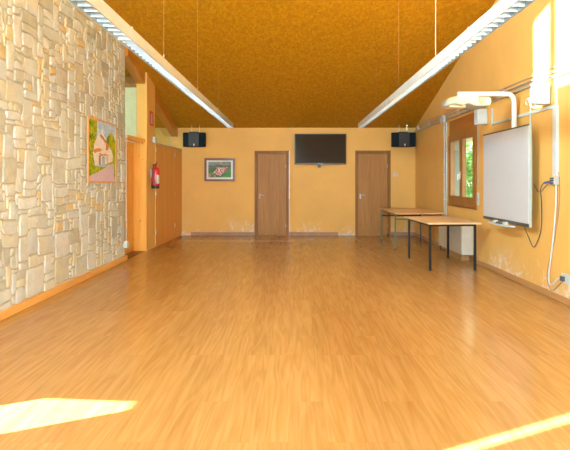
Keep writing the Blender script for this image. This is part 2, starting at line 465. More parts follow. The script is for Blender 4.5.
# interior glazing above door_3 and cupboards
w2 = thing('window_2', 'fixed pane over the pine doorway', 'window', (-3.07, 8.93, 2.2)); w2['kind'] = 'structure'
bm = prism(B(), [[(SY1+.003, 2.203), (PY0-.003, 2.203), (PY0-.003, ceil_z(PY0)-.23), (SY1+.003, ceil_z(SY1)-.23)]], 'x', -3.078, -3.072)
obj('pane', bm, M['glass'], w2)
w3 = thing('window_3', 'fixed triangular glazing over the cupboards', 'window', (-3.07, 11.0, 2.2)); w3['kind'] = 'structure'
bm = prism(B(), [[(PY1+.003, 2.19), (YB-.003, 2.19), (YB-.003, ceil_z(YB)-.23), (PY1+.003, ceil_z(PY1)-.23)]], 'x', -3.078, -3.072)
obj('pane', bm, M['glass'], w3)
obj('glazing_bar', bx(B(), -3.085, -3.063, 12.095, 12.117, 2.19, 2.49), M['greywhite'], w3)
# neighbouring room seen through that glazing
bm = prism(B(), [[(8.0, -.02), (YB+.2, -.02), (YB+.2, ceil_z(YB+.2)+1.2), (8.0, ceil_z(8.0)+1.2)]], 'x', -5.2, -5.0)  # top raised out of view above the ceiling to keep sun out
struct('wall_annex', bm, M['pale_wall'], 'outer wall of the room behind the glazing', 'wall')
struct('floor_annex', bx(B(), -5.2, -3.41, 8.0, YB+.2, -.12, 0), M['floor'], 'floor of the neighbouring room', 'floor')
struct('wall_divider', bx(B(), -5.0, PX0-.005, 9.44, 9.56, 0, 3.22), M['pale_wall'], 'pale wall of the neighbouring room', 'wall')
struct('trim_3', bx(B(), -5.0, PX0-.005, 9.42, 9.58, 3.222, 3.42), M['winwood'], 'dark beam over the neighbouring room wall', 'beam')
struct('wall_annex_front', prism(B(), [rect(-5.0, -3.26, -.02, ceil_z(8.0)+1.2)], 'y', 7.9, 8.0), M['pale_wall'], 'near wall of the neighbouring room', 'wall')  # also raised past the ceiling, to stop a stray sun spot

# cupboards
CF = -2.832
cb = thing('built_in_cupboard', 'tall veneered built-in cupboards in the far left corner', 'cupboard', (-2.95, 11.05, 0))
obj('carcass', bx(B(), -3.06, CF-.02, PY1+.001, YB-.004, .0, 2.16), M['ply'], cb)
obj('ledge', bx(B(), -3.06, CF+.014, PY1+.005, YB-.004, 2.16, 2.18, .003), M['greywhite'], cb)
ys = [PY1+.003, 10.68, 11.42, YB-.008]
for k in range(3):
    d = obj('door', bx(B(), CF-.019, CF, ys[k]+.003, ys[k+1]-.003, .03, 2.155, .002), M['ply'], cb)
    if k != 1:
        y = ys[k]+.025 if k == 0 else ys[k]+.03
        for z in (.32, 1.12, 2.03) if k == 0 else (.32, 2.0):
            obj('hinge', bx(B(), CF, CF+.010, y-.016, y+.016, z-.045, z+.045, .003), M['steel2'], d)
    if k == 2:
        bm = cyl(B(), (CF, ys[2]+.03, 1.08), (CF+.017, ys[2]+.03, 1.08), .012, 12); bx(bm, CF+.011, CF+.021, ys[2]+.024, ys[2]+.036, 1.03, 1.09, .002)
        obj('lock', bm, M['grey'], d)

cb.rotation_euler = (0, 0, -.024)
# baseboards
struct('baseboard_left', bx(B(), XL-.01, XL+.038, 3.0, SY1-.01, 0, .085, .006), M['skirt_pine'], 'pine skirting along the stone wall', 'baseboard')
struct('baseboard_right', bx(B(), XR-.022, XR, YF, YB-.002, 0, .075, .006), M['skirt'], 'brown wooden skirting along the window wall', 'baseboard')
struct('baseboard_back', bx(B(), px(191, 0, YB).x, D1[0]-.002, YB-.018, YB, 0, .085, .004), M['skirt_grey'], 'brown tile skirting left of the doors', 'baseboard')
struct('baseboard_middle', bx(B(), D1[1]+.002, px(338, 0, YB).x, YB-.018, YB, 0, .085, .004), M['skirt_grey'], 'brown tile skirting between the doors', 'baseboard')
struct('baseboard_cement', bx(B(), px(338, 0, YB).x+.002, D2[0]-.002, YB-.012, YB, 0, .05, .004), M['cement'], 'bare cement strip where skirting is missing', 'baseboard')
struct('baseboard_corner', bx(B(), -2.82, px(191, 0, YB).x-.002, YB-.012, YB, 0, .055, .004), M['cement'], 'bare cement strip beside the cupboards', 'baseboard')
struct('baseboard_far', bx(B(), D2[1]+.002, XR-.024, YB-.018, YB, 0, .085, .004), M['skirt_grey'], 'brown tile skirting behind the far table', 'baseboard')
struct('trim_4', bx(B(), -2.5, .05, 10.98, 11.01, 0, .003), M['skirt'], 'thin joint strip across the floor near the doors', 'floor strip')

# doors in the back wall
def back_door(name, D, label):
    x0, x1, h = D
    t = thing(name, label, 'door', ((x0+x1)/2, YB, 0)); t['kind'] = 'structure'
    bm = prism(B(), [[(x0+.002, .001), (x0+.075, .001), (x0+.075, h-.075), (x1-.075, h-.075), (x1-.075, .001), (x1-.002, .001), (x1-.002, h-.002), (x0+.002, h-.002)]], 'y', YB-.018, YB+.1)
    obj('door_frame', bm, M['doorframe'], t)
    lf = obj('door_leaf', bx(bx(B(), x0+.003, x1-.003, YB+.102, YB+.13, .001, h-.003), x0+.078, x1-.078, YB+.020, YB+.060, .001, h-.078, .003), M['door'], t)
    hx = x0+.13; hz = 1.02
    bm = bx(B(), hx-.018, hx+.018, YB+.010, YB+.020, hz-.09, hz+.03, .004)
    obj('lock_plate', bm, M['grey'] if name == 'door_1' else M['white'], lf)
    bm = cyl(B(), (hx, YB+.011, hz), (hx, YB-.035, hz), .010, 12); tube(bm, smooth_path([(hx, YB-.033, hz), (hx+.03, YB-.042, hz), (hx+.11, YB-.040, hz-.004)], 5), .009)
    obj('door_handle', bm, M['grey'], lf, smooth=True)
    bm = B()
    for z in (.25, 1.75): cyl(bm, (x1-.082, YB+.0, z-.04), (x1-.082, YB+.0, z+.04), .007, 10)
    obj('hinge', bm, M['steel'], t)
    return t
back_door('door_1', D1, 'left oak door in the far wall')
back_door('door_2', D2, 'right oak door in the far wall, behind the green-legged table')

# ------------------------------------------------------------------ window on the right wall
w1 = thing('window_1', 'brown wooden two-casement window in the right wall', 'window', (XR, (WY0+WY1)/2, WZ0)); w1['kind'] = 'structure'
WT = 2.265
bm = prism(B(), [rect(WY0+.003, WY1-.003, WZ0+.003, WT), rect(WY0+.07, WY1-.07, WZ0+.09, WT-.055)], 'x', XR-.012, XR+.09)
obj('window_frame', bm, M['winwood'], w1)
obj('shutter_box', bx(B(), XR+.004, XR+.24, WY0+.003, WY1-.003, WT+.002, WZ1-.003), M['winpanel'], w1)
ym = (WY0+WY1)/2
for k, (a, b) in enumerate(((WY0+.072, ym-.002), (ym+.002, WY1-.072))):
    bm = prism(B(), [rect(a, b, WZ0+.092, WT-.057), rect(a+.075, b-.075, WZ0+.17, WT-.125)], 'x', XR-.02, XR+.05)
    cs = obj('casement', bm, M['winwood'], w1)
    obj('pane', bx(B(), XR+.012, XR+.018, a+.07, b-.07, WZ0+.165, WT-.12), M['glass'], cs)
bm = bx(B(), XR-.028, XR-.020, ym+.022, ym+.05, 1.42, 1.56, .003); tube(bm, [(XR-.028, ym+.036, 1.5), (XR-.06, ym+.036, 1.5), (XR-.062, ym+.036, 1.40)], .008)
obj('window_handle', bm, M['steel2'], w1)
obj('window_sill', bx(B(), XR-.03, XR+.0, WY0-.02, WY1+.01, WZ0-.03, WZ0+.002, .004), M['winwood'], w1)
# shutter strap and its winder
st = thing('shutter_strap', 'grey shutter strap with white winder beside the window', 'strap', (XR-.01, 7.99, .9))
obj('strap', bx(B(), XR-.006, XR-.001, 7.975, 7.997, 1.30, 2.30), M['grey'], st)
obj('winder', bx(B(), XR-.022, XR, 7.955, 8.017, .98, 1.19, .005), M['greywhite'], st)
# exterior seen through the window
struct('ground', bx(B(), -30, 30, -12, 40, -.45, -.13), M['ground'], 'bare ground outside the building', 'ground')
struct('trim_5', bx(B(), XR+.32, XR+1.1, 6.0, 13.5, 2.30, 2.45), M['cement'], 'porch eave outside the window', 'eave')
struct('trim_6', bx(B(), XR+.095, XR+.30, WY1-.022, WY1-.001, WZ0+.01, WZ1-.01), M['darkcement'], 'rendered outer jamb of the window', 'jamb')
def hedge(cx, cy, r, h, n, seed, label):
    rnd = random.Random(seed); t = thing('shrub', label, 'shrub', (cx, cy, -.13), 'shrubs outside the window')
    bm = B()
    for k in range(n):
        while True:
            p = Vector((rnd.uniform(-1, 1), rnd.uniform(-1, 1), rnd.uniform(-1, 1)))
            if .35 < p.length < 1: break
        c = Vector((cx+p.x*r, cy+p.y*r, h*.55+p.z*h*.5)); s = rnd.uniform(.05, .11)
        a = Vector((rnd.gauss(0, 1), rnd.gauss(0, 1), rnd.gauss(0, .6))).normalized(); b_ = a.orthogonal().normalized(); b_.rotate(Matrix.Rotation(rnd.random()*6, 3, a))
        n_ = a.cross(b_)*.15*s
        bm.faces.new([bm.verts.new(c-a*s), bm.verts.new(c+b_*s*.45+n_), bm.verts.new(c+a*s), bm.verts.new(c-b_*s*.45+n_)])
    obj('foliage', bm, M['leaf'], t, recalc=False)
    bm = B()
    for k in range(5):
        an = k*1.25; tube(bm, smooth_path([(cx, cy, -.13), (cx+.1*math.cos(an), cy+.1*math.sin(an), h*.3), (cx+r*.5*math.cos(an), cy+r*.5*math.sin(an), h*.75)], 4), .025, 6)
    obj('stem', bm, M['skirt'], t)
hedge(4.95, 13.0, .85, 2.5, 3000, 1, 'leafy green shrub outside, nearest behind the window panes')
hedge(7.2, 15.6, 1.2, 3.2, 3000, 2, 'taller green shrub farther behind the window panes')
hedge(5.9, 18.2, 1.3, 3.2, 2600, 3, 'rear green shrub outside, left through the window')

# ------------------------------------------------------------------ lamps
def lamp(side, label):
    xi = 1.40 if side < 0 else 1.526; xo = 1.535 if side < 0 else 1.65
    a, b = sorted((side*xi, side*xo)); y0, y1 = 2.0, 11.27; zb, zt = 2.62, 2.735
    t = thing('pendant_lamp', label, 'lamp', ((a+b)/2, (y0+y1)/2, zb), 'long pendant lamps')
    bm = prism(B(), [[(a, zb), (a+.004, zb), (a+.012, zt-.008), (b-.012, zt-.008), (b-.004, zb), (b, zb), (b, zt-.012), (b-.012, zt), (a+.012, zt), (a, zt-.012)]], 'y', y0, y1)
    h = obj('housing', bm, M['lampwhite'], t)
    obj('reflector', bx(B(), a+.012, b-.012, y0+.01, y1-.01, zt-.022, zt-.014), M['grey'], h)
    for k in range(1, 4):
        y = y1-k*2.36; obj('joint', bx(B(), a-.0015, b+.0015, y-.005, y+.005, zb-.001, zt+.001), M['greywhite'], h)
    for k in (y0, y1):
        bx_ = bx(B(), a, b, (k-.006) if k == y0 else k, k if k == y0 else k+.006, zb, zt, .001); obj('end_cap', bx_, M['greywhite'], t)
    bm = B(); y = y0+.05
    while y < y1-.03:
        prism(bm, [[(y-.022, zb+.050), (y-.012, zb+.003), (y-.008, zb+.003), (y-.002, zb+.050)]], 'x', a+.016, b-.016); y += .112
    for xx in (a+.008, b-.014): bx(bm, xx, xx+.006, y0+.01, y1-.01, zb+.004, zb+.05)
    obj('louver', bm, M['alu'], t)
    bm = B(); c = (a+b)/2; y = y0+.05
    while y+1.5 < y1+.05:
        cyl(bm, (c, y, zb+.075), (c, min(y+1.5, y1-.04), zb+.075), .013, 10); y += 1.54
    obj('fluorescent_tube', bm, M['tube'], t)
    kx = side*(1.405 if side < 0 else 1.575)
    for yy in ((10.28, 9.06, 7.06, 5.22, 3.4) if side < 0 else (10.28, 9.03, 7.15, 5.3, 3.5)):
        cb_ = obj('suspension_cable', cyl(B(), (kx, yy, zt-.002), (kx, yy, ceil_z(yy)+.004), .0015, 6), M['wire'], t)
        obj('gripper', cyl(B(), (kx, yy, zt), (kx, yy, zt+.03), .005, 8), M['steel2'], cb_)
lamp(-1, 'left long white louvered pendant lamp hung beside the stone wall')
lamp(1, 'right long white louvered pendant lamp hung on the whiteboard side')

# ------------------------------------------------------------------ ceiling speakers
def speaker(x0, x1, label, rods):
    s = 40.6; Yf = F/s
    a = (x0-VX)/s; b = (x1-VX)/s; zt = CH+(VY-132.3)/s; zb = CH+(VY-146.6)/s; c = (a+b)/2
    t = thing('loudspeaker', label, 'speaker', (c, Yf+.1, zb), 'black loudspeakers on the far wall')
    w = b-a
    bm = prism(B(), [[(a, Yf+.10), (a+.03, Yf+.03), (a+w*.28, Yf), (b-w*.28, Yf), (b-.03, Yf+.03), (b, Yf+.10), (b-.12, Yf+.24), (a+.12, Yf+.24)]], 'z', zb, zt)
    bmesh.ops.bevel(bm, geom=[e for e in bm.edges if abs(e.verts[0].co.z-e.verts[1].co.z) < 1e-5 and e.calc_face_angle(0) > .5], offset=.006, segments=2, affect='EDGES')
    cab = obj('cabinet', bm, M['navy'], t)
    obj('grille', prism(B(), [[(a+w*.28+.004, Yf-.006), (b-w*.28-.004, Yf-.006), (b-w*.28-.004, Yf+.001), (a+w*.28+.004, Yf+.001)]], 'z', zb+.012, zt-.012), M['black'], cab)
    bm = prism(B(), [[(c-.012+.01, zb+.022), (c+.012+.01, zb+.022), (c+.012+.01, zb+.05), (c+.004+.01, zb+.075), (c-.004+.01, zb+.075), (c-.012+.01, zb+.05)]], 'y', Yf-.010, Yf-.006)
    obj('badge', bm, M['tan'], cab)
    br = obj('bracket', bx(B(), c-.12, c+.10, Yf+.06, Yf+.16, zt, zt+.022, .003), M['black'], t)
    for rx in rods:
        X = (rx-VX)/s; obj('hanging_rod', cyl(B(), (X, Yf+.11, zt+.02), (X, Yf+.11, ceil_z(Yf+.11)+.003), .006, 8), M['steel2'], t)
speaker(181.9, 205.2, 'black loudspeaker in the far left corner, above the framed aerial photograph', (190.8, 198.6))
speaker(392.0, 416.8, 'black loudspeaker in the far right corner, above the small thermostat', (400, 408))

# ------------------------------------------------------------------ television
YT = YB-.11
p0 = px(294.6, 164.3, YT); p1 = px(346.3, 133.7, YT)
tv = thing('television', 'wall-mounted black flat television between the two far doors', 'television', ((p0.x+p1.x)/2, YT, p0.z))
obj('casing', bx(B(), p0.x, p1.x, YT, YT+.05, p0.z, p1.z, .006), M['black'], tv)
sc_ = obj('screen', bx(B(), p0.x+.022, p1.x-.022, YT-.002, YT+.01, p0.z+.03, p1.z-.022), M['screen'], tv)
cx = (p0.x+p1.x)/2
obj('logo_glint', bx(B(), cx-.07, cx+.07, YT-.006, YT+.004, p0.z+.002, p0.z+.018, .003), M['bluegrey'], tv)  # logo strip with its bluish glint put into the colour
obj('receiver', bx(B(), cx-.065, cx+.005, YT+.0, YT+.03, p0.z-.085, p0.z-.001, .004), M['black'], tv)
obj('wall_mount', bx(B(), cx-.25, cx+.25, YT+.05, YB, p0.z+.15, p1.z-.15), M['blackmetal'], tv)
# thermostat
q = px(395.3, 174.6, YB)
th = thing('thermostat', 'small white thermostat right of the right far door', 'thermostat', (q.x, YB, q.z-.04))
obj('case', bx(B(), q.x-.055, q.x+.055, YB-.028, YB, q.z-.04, q.z+.04, .005), M['white'], th)
obj('display', bx(B(), q.x-.012, q.x+.035, YB-.030, YB-.027, q.z-.016, q.z+.02), M['grey'], th)

# ------------------------------------------------------------------ pictures
def lerp3(a, b, t): return tuple(a[i]+(b[i]-a[i])*t for i in range(3))
def n2(u, v, s, o=0): return mnoise.noise(Vector((u*s, v*s, o)))
def pigment_grid(name, place, nu, nv, fn, mat, parent):
    bm = B(); vs = [[bm.verts.new(place(i/nu, j/nv)) for j in range(nv+1)] for i in range(nu+1)]
    cols = []
    for i in range(nu):
        for j in range(nv):
            bm.faces.new((vs[i][j], vs[i+1][j], vs[i+1][j+1], vs[i][j+1])); cols.append(fn((i+.5)/nu, (j+.5)/nv))
    o = obj(name, bm, mat, parent, recalc=False)
    at = o.data.attributes.new('pigment', 'FLOAT_COLOR', 'FACE')
    for k, c in enumerate(cols): at.data[k].color = (*[max(0, min(1, x)) for x in c], 1)
    return o
def inpoly(u, v, P):
    r = False; n = len(P)
    for i in range(n):
        x1, y1 = P[i]; x2, y2 = P[(i+1) % n]
        if (y1 > v) != (y2 > v) and u < (x2-x1)*(v-y1)/(y2-y1)+x1: r = not r
    return r
WHITEC = (.86, .80, .74)
def house(u, v):   # u left->right, v bottom->top: a white village house, bank on the left, lane in front
    a = n2(u, v, 9)*.5+n2(u, v, 26, 3)*.5; du = u+.02*n2(u, v, 14, 8); dv = v+.02*n2(u, v, 14, 5)
    col = lerp3((.35, .52, .75), (.62, .74, .84), .5+a)
    if dv < .92-.1*du and dv > .75 and a > .1: col = (.72, .80, .86)
    if inpoly(du, dv, [(.60, .30), (.62, .72), (.72, .84), (.88, .84), (1.0, .74), (1.01, .30)]): col = lerp3((.62, .55, .02), (.28, .38, .02), .5+1.3*a)
    if inpoly(du, dv, [(.62, .60), (.66, .78), (.74, .80), (.72, .62)]): col = (.16, .30, .05)
    if inpoly(du, dv, [(0, 0), (0, 1.01), (.30, 1.01), (.27, .70), (.18, .40), (.22, .05)]): col = lerp3((.13, .28, .02), (.62, .55, .04), .5+1.5*a)
    if inpoly(du, dv, [(.20, .62), (.34, .80), (.52, .75), (.76, .60), (.88, .48), (.88, .33), (.22, .26), (.14, .46)]): col = lerp3(WHITEC, (.72, .66, .64), .4+a)
    if inpoly(du, dv, [(.38, .77), (.44, .79), (.68, .66), (.76, .58), (.72, .57), (.62, .64)]): col = (.58, .28, .12)
    if inpoly(du, dv, [(.60, .52), (.70, .55), (.70, .66), (.61, .63)]): col = (.66, .26, .06)
    if inpoly(du, dv, [(.10, .50), (.30, .55), (.46, .54), (.42, .50), (.20, .47)]): col = (.70, .32, .10)
    if inpoly(du, dv, [(.34, .47), (.66, .47), (.74, .44), (.40, .43)]): col = (.66, .34, .14)
    if inpoly(du, dv, [(.35, .43), (.35, .27), (.42, .26), (.42, .43)]): col = (.40, .32, .26)
    if inpoly(du, dv, [(.47, .43), (.46, .27), (.57, .27), (.57, .43)]): col = lerp3((.20, .34, .52), (.55, .60, .66), .5+a)
    if inpoly(du, dv, [(.64, .42), (.64, .32), (.68, .32), (.68, .42)]): col = (.52, .42, .34)
    if inpoly(du, dv, [(0, 0), (0, .30), (.15, .27), (.30, .24), (.52, .25), (.72, .32), (.88, .36), (1.01, .31), (1.01, .0)]): col = lerp3((.55, .52, .03), (.22, .36, .03), .5+1.4*a)
    if inpoly(du, dv, [(.0, .0), (.0, .08), (.25, .13), (.48, .20), (.72, .29), (.92, .31), (.96, .0)]): col = lerp3((.72, .56, .56), (.62, .50, .62), .5+a)
    return tuple(.92*max(0.0, q)**1.2 for q in col)
PYa, PYb, PZ0, PZ1 = 6.79, 7.88, 1.355, 2.305; PXX = -2.895
pt = thing('painting', 'framed painting of a white village house on the stone wall', 'painting', (PXX, (PYa+PYb)/2, PZ0))
bm = prism(B(), [rect(PYa, PYb, PZ0, PZ1), rect(PYa+.028, PYb-.028, PZ0+.028, PZ1-.028)], 'x', PXX-.022, PXX)
obj('picture_frame', bm, M['framewood'], pt)
obj('backing', bx(B(), PXX-.02, PXX-.012, PYa+.026, PYb-.026, PZ0+.026, PZ1-.026), M['paper'], pt)
pigment_grid('canvas', lambda u, v: (PXX-.008, PYa+.028+u*(PYb-PYa-.056), PZ0+.028+v*(PZ1-PZ0-.056)), 90, 80, house, M['pigment'], pt)
def aerial(u, v):
    a = n2(u, v, 8)*.5+n2(u, v, 30, 3)*.5
    col = lerp3((.03, .10, .04), (.10, .20, .06), .5+a)
    if v > .80: col = lerp3((.10, .16, .12), (.30, .30, .24), .5+a*1.5)
    if v > .76 and u < .28 and v < .86: col = (.16, .28, .38)
    if .60 < v < .78: col = lerp3((.04, .09, .04), (.20, .16, .12), .5+a*1.4)
    if inpoly(u, v, [(.20, .28), (.38, .55), (.34, .66), (.60, .64), (.90, .68), (.72, .36), (.52, .10)]):
        col = lerp3((.62, .50, .44), (.50, .10, .09), .5+2.2*n2(u, v, 16, 7))
    if inpoly(u, v, [(.56, .02), (.94, .66), (1, .7), (1, .0)]): col = lerp3((.05, .20, .06), (.10, .28, .08), .5+a)
    if u < .34 and v < .30: col = lerp3((.06, .10, .04), (.36, .30, .18), .5+a*1.6)
    if v < .035: col = (.5, .34, .24)
    return col
a0 = px(204.4, 181.3, YB-.02); a1 = px(235.0, 158.2, YB-.02)
ap = thing('framed_photograph', 'small mahogany-framed aerial photograph of a village on the far wall', 'picture', ((a0.x+a1.x)/2, YB, a0.z))
bm = prism(B(), [rect(a0.x, a1.x, a0.z, a1.z), rect(a0.x+.055, a1.x-.055, a0.z+.055, a1.z-.055)], 'y', YB-.028, YB)
obj('picture_frame', bm, M['mahog'], ap)
obj('mat_board', bx(B(), a0.x+.05, a1.x-.05, YB-.014, YB-.004, a0.z+.05, a1.z-.05), M['cream'], ap)
pigment_grid('photo_print', lambda u, v: (a0.x+.098+u*(a1.x-a0.x-.196), YB-.0155, a0.z+.093+v*(a1.z-a0.z-.186)), 60, 40, aerial, M['print'], ap)

# ------------------------------------------------------------------ fire extinguisher, sign, boxes
ex, ey = -2.775, 9.68
fe = thing('fire_extinguisher', 'red fire extinguisher mounted on the orange pillar', 'fire extinguisher', (ex, ey, 1.22))
body = obj('cylinder', lathe(B(), [(.07, 1.27), (.078, 1.29), (.078, 1.60), (.068, 1.635), (.035, 1.66), (.022, 1.665), (.022, 1.69)], ex, ey), M['red'], fe, smooth=True)
obj('base_ring', lathe(B(), [(.070, 1.225), (.080, 1.23), (.080, 1.285), (.076, 1.29)], ex, ey), M['black'], fe, smooth=True)
bm = bx(B(), ex-.02, ex+.02, ey-.02, ey+.02, 1.69, 1.715, .004); tube(bm, [(ex-.01, ey, 1.705), (ex+.03, ey-.03, 1.73), (ex+.05, ey-.06, 1.765)], .009); bx(bm, ex-.055, ex, ey-.008, ey+.008, 1.70, 1.712, .002)
obj('valve', bm, M['blackmetal'], fe)
bm = tube(B(), smooth_path([(ex+.0, ey-.02, 1.70), (ex-.015, ey-.09, 1.67), (ex-.02, ey-.097, 1.5), (ex-.012, ey-.095, 1.32), (ex+.0, ey-.085, 1.30)], 6), .011)
obj('hose', bm, M['black'], fe, smooth=True)
bm = B()
for i in range(9):
    a = -1.0+i*.14; b_ = a+.14
    P = [(ex+.0795*math.cos(t), ey+.0795*math.sin(t)) for t in (a, b_)]
    bm.faces.new([bm.verts.new((P[0][0], P[0][1], 1.33)), bm.verts.new((P[1][0], P[1][1], 1.33)), bm.verts.new((P[1][0], P[1][1], 1.50)), bm.verts.new((P[0][0], P[0][1], 1.50))])
obj('instruction_label', bm, M['paper'], fe)
obj('hanger', bx(B(), PX1, ex-.07, ey-.02, ey+.02, 1.45, 1.62), M['steel'], fe)
sg = thing('fire_sign', 'small red and white extinguisher sign high on the pillar', 'sign', (PX1, 9.72, 2.5))
yy0, yy1, sz0, sz1 = 9.60, 9.84, 2.50, 2.79
obj('plate', bx(B(), PX1, PX1+.005, yy0, yy1, sz0, sz1), M['signred'], sg)
bm = B()
bx(bm, PX1+.005, PX1+.007, yy0+.075, yy1-.065, sz0+.035, sz0+.20); bx(bm, PX1+.005, PX1+.007, yy0+.10, yy1-.09, sz0+.20, sz0+.225); bx(bm, PX1+.005, PX1+.007, yy0+.085, yy1-.045, sz0+.225, sz0+.245)
obj('pictogram', bm, M['paper'], sg)
jb = thing('junction_box', 'small grey junction box on the pillar at cupboard height', 'junction box', (PX1, 9.9, 2.17))
obj('box', bx(B(), PX1, PX1+.05, 9.80, 9.93, 2.165, 2.285, .006), M['greywhite'], jb)
obj('lid', bx(B(), PX1+.05, PX1+.056, 9.81, 9.92, 2.175, 2.275, .003), M['white'], jb)
sp = thing('cable_conduit', 'thin pale conduit with white socket at the end of the stone wall', 'conduit', (XL+.03, 8.36, 0.2))
obj('conduit', cyl(B(), (XL+.035, 8.36, .33), (XL+.035, 8.36, 2.2), .007, 8), M['cement'], sp)
obj('socket_box', bx(B(), XL+.0, XL+.065, 8.32, 8.41, .22, .33, .006), M['white'], sp)
for z in (.7, 1.2, 1.7, 2.15): obj('clip', bx(B(), XL+.01, XL+.046, 8.348, 8.372, z, z+.02, .002), M['greywhite'], sp)
tag(obj('plastic_cap', lathe(B(), [(.014, 0.001), (.016, .004), (.016, .012), (.012, .014)], -2.66, 7.55, 12), M['red'], origin=(-2.66, 7.55, 0)), 'tiny red plastic cap on the floor near the stone wall', 'cap')

# ------------------------------------------------------------------ right wall services
cr = thing('cable_tray', 'long grey conduit rails running along the window wall', 'conduit', (XR-.03, 8, 2.64))
bm = cyl(B(), (XR-.022, 1.0, 2.655), (XR-.022, YB-.25, 2.70), .013, 10); cyl(bm, (XR-.022, 1.0, 2.72), (XR-.022, YB-.25, 2.745), .007, 8)
obj('pipe', bm, M['steel'], cr)
bm = bx(B(), XR-.045, XR, 1.0, YB-.002, 2.60, 2.632, .003)
obj('tray', bm, M['steel'], cr)
y = 1.3
while y < 12: obj('clip', bx(B(), XR-.042, XR, y-.012, y+.012, 2.632, 2.735, .002), M['steel2'], cr); y += .95
vc = thing('vertical_conduit', 'pair of thin white conduits beside the window', 'conduit', (XR-.02, 9.68, .2))
for yy in (9.62, 9.76): obj('pipe', cyl(B(), (XR-.016, yy, .10), (XR-.016, yy, 2.55), .010, 8), M['greywhite'], vc)
for z in (.5, 1.0, 1.5, 2.0, 2.45): obj('clip', bx(B(), XR-.032, XR, 9.60, 9.78, z, z+.02, .002), M['greywhite'], vc)
obj('connector_box', bx(B(), XR-.09, XR-.046, 9.58, 9.80, 2.55, 2.68, .006), M['greywhite'], vc)
# two small white wall speakers
def wallspk(Y, z0, z1, label):
    t = thing('wall_speaker', label, 'speaker', (XR-.1, Y, z0), 'small white wall speakers')
    obj('enclosure', bx(B(), 2.922, XR-.012, Y, Y+.14, z0, z1, .008), M['white'], t)
    obj('grille', bx(B(), 2.917, 2.923, Y+.008, Y+.132, z0+.01, z1-.01, .002), M['greywhite'], t)
    obj('mounting_plate', bx(B(), XR-.012, XR, Y+.02, Y+.12, z0+.05, z1-.05), M['grey'], t)
wallspk(7.60, 2.285, 2.53, 'small white wall speaker between window and whiteboard')
wallspk(5.74, 2.31, 2.54, 'small white wall speaker nearer the camera, right of the projector arm')
# white trunking
tr = thing('cable_trunking', 'white cable trunking above and right of the whiteboard', 'trunking', (XR, 6.5, 1.4))
obj('horizontal_run', bx(B(), XR-.025, XR, 5.60, 7.42, 2.25, 2.285, .003), M['greywhite'], tr)
obj('vertical_run', bx(B(), XR-.035, XR, 5.575, 5.655, 1.44, 2.27, .003), M['white'], tr)
obj('short_riser', bx(B(), XR-.02, XR, 7.40, 7.43, 2.24, 2.50, .003), M['greywhite'], tr)
obj('near_riser', bx(B(), XR-.02, XR, 5.60, 5.63, 2.28, 2.60, .003), M['greywhite'], tr)
obj('thin_riser', cyl(B(), (XR-.012, 6.22, 2.10), (XR-.012, 6.22, 2.60), .010, 8), M['greywhite'], tr)
ob = thing('outlet_box', 'grey wall outlet box at the foot of the trunking', 'outlet', (XR, 5.64, 1.33))
obj('box', bx(B(), XR-.065, XR, 5.56, 5.66, 1.345, 1.435, .005), M['grey'], ob)
bm = B()
for k in range(3): bx(bm, XR-.072, XR-.065, 5.575, 5.645, 1.355+k*.027, 1.374+k*.027, .001)
obj('ports', bm, M['boarddark'], ob)
lc = [pw(531, 106, 3.05), pw(525.5, 104, 3.03), pw(526, 100, 3.0), pw(529, 98.5, 3.0), pw(530, 104, 3.02), pw(533, 108, 3.03), pw(536, 109, 3.05)]
tag(obj('speaker_cable', tube(B(), smooth_path(lc, 6), .006), M['white'], smooth=True, origin=lc[0]), 'curled white cable beside the near wall speaker', 'cable')

# whiteboard
BX0, BX1, BY0, BY1, BZ0, BZ1 = 2.925, 2.963, 5.95, 7.385, .81, 2.095
wb = thing('whiteboard', 'large interactive whiteboard mounted on the right wall', 'whiteboard', (2.96, (BY0+BY1)/2, BZ0))
bm = bx(B(), BX0+.006, BX1, BY0, BY1, BZ0, BZ1, .004)
obj('frame', bm, M['boardframe'], wb)
obj('writing_surface', bx(B(), BX0+.001, BX0+.008, BY0+.012, BY1-.014, BZ0+.045, BZ1-.018), M['board'], wb)
obj('top_edge', bx(B(), BX0-.002, BX0+.02, BY0+.002, BY1-.002, BZ1-.018, BZ1+.002, .002), M['boarddark'], wb)
obj('bottom_edge', bx(B(), BX0-.002, BX0+.01, BY0+.004, BY1-.004, BZ0, BZ0+.042, .002), M['boarddark'], wb)
for y in (6.2, 7.1): obj('wall_bracket', bx(B(), BX1, XR, y, y+.06, 1.0, 1.9), M['steel'], wb)
bm = prism(B(), [[(BX0-.002, 6.32), (BX0-.05, 6.34), (BX0-.105, 6.52), (BX0-.115, 6.68), (BX0-.095, 6.86), (BX0-.05, 7.08), (BX0-.002, 7.10)]], 'z', BZ0-.035, BZ0-.018)
tr_ = obj('pen_tray', bm, M['white'], wb)
for y in (6.52, 6.84): obj('pen_holder', bx(B(), BX0-.05, BX0-.002, y, y+.07, BZ0-.018, BZ0+.018, .004), M['white'], tr_)
bm = cyl(B(), (BX0-.045, 6.62, BZ0-.008), (BX0-.045, 6.80, BZ0-.008), .010, 10)
obj('pen', bm, M['boarddark'], tr_)

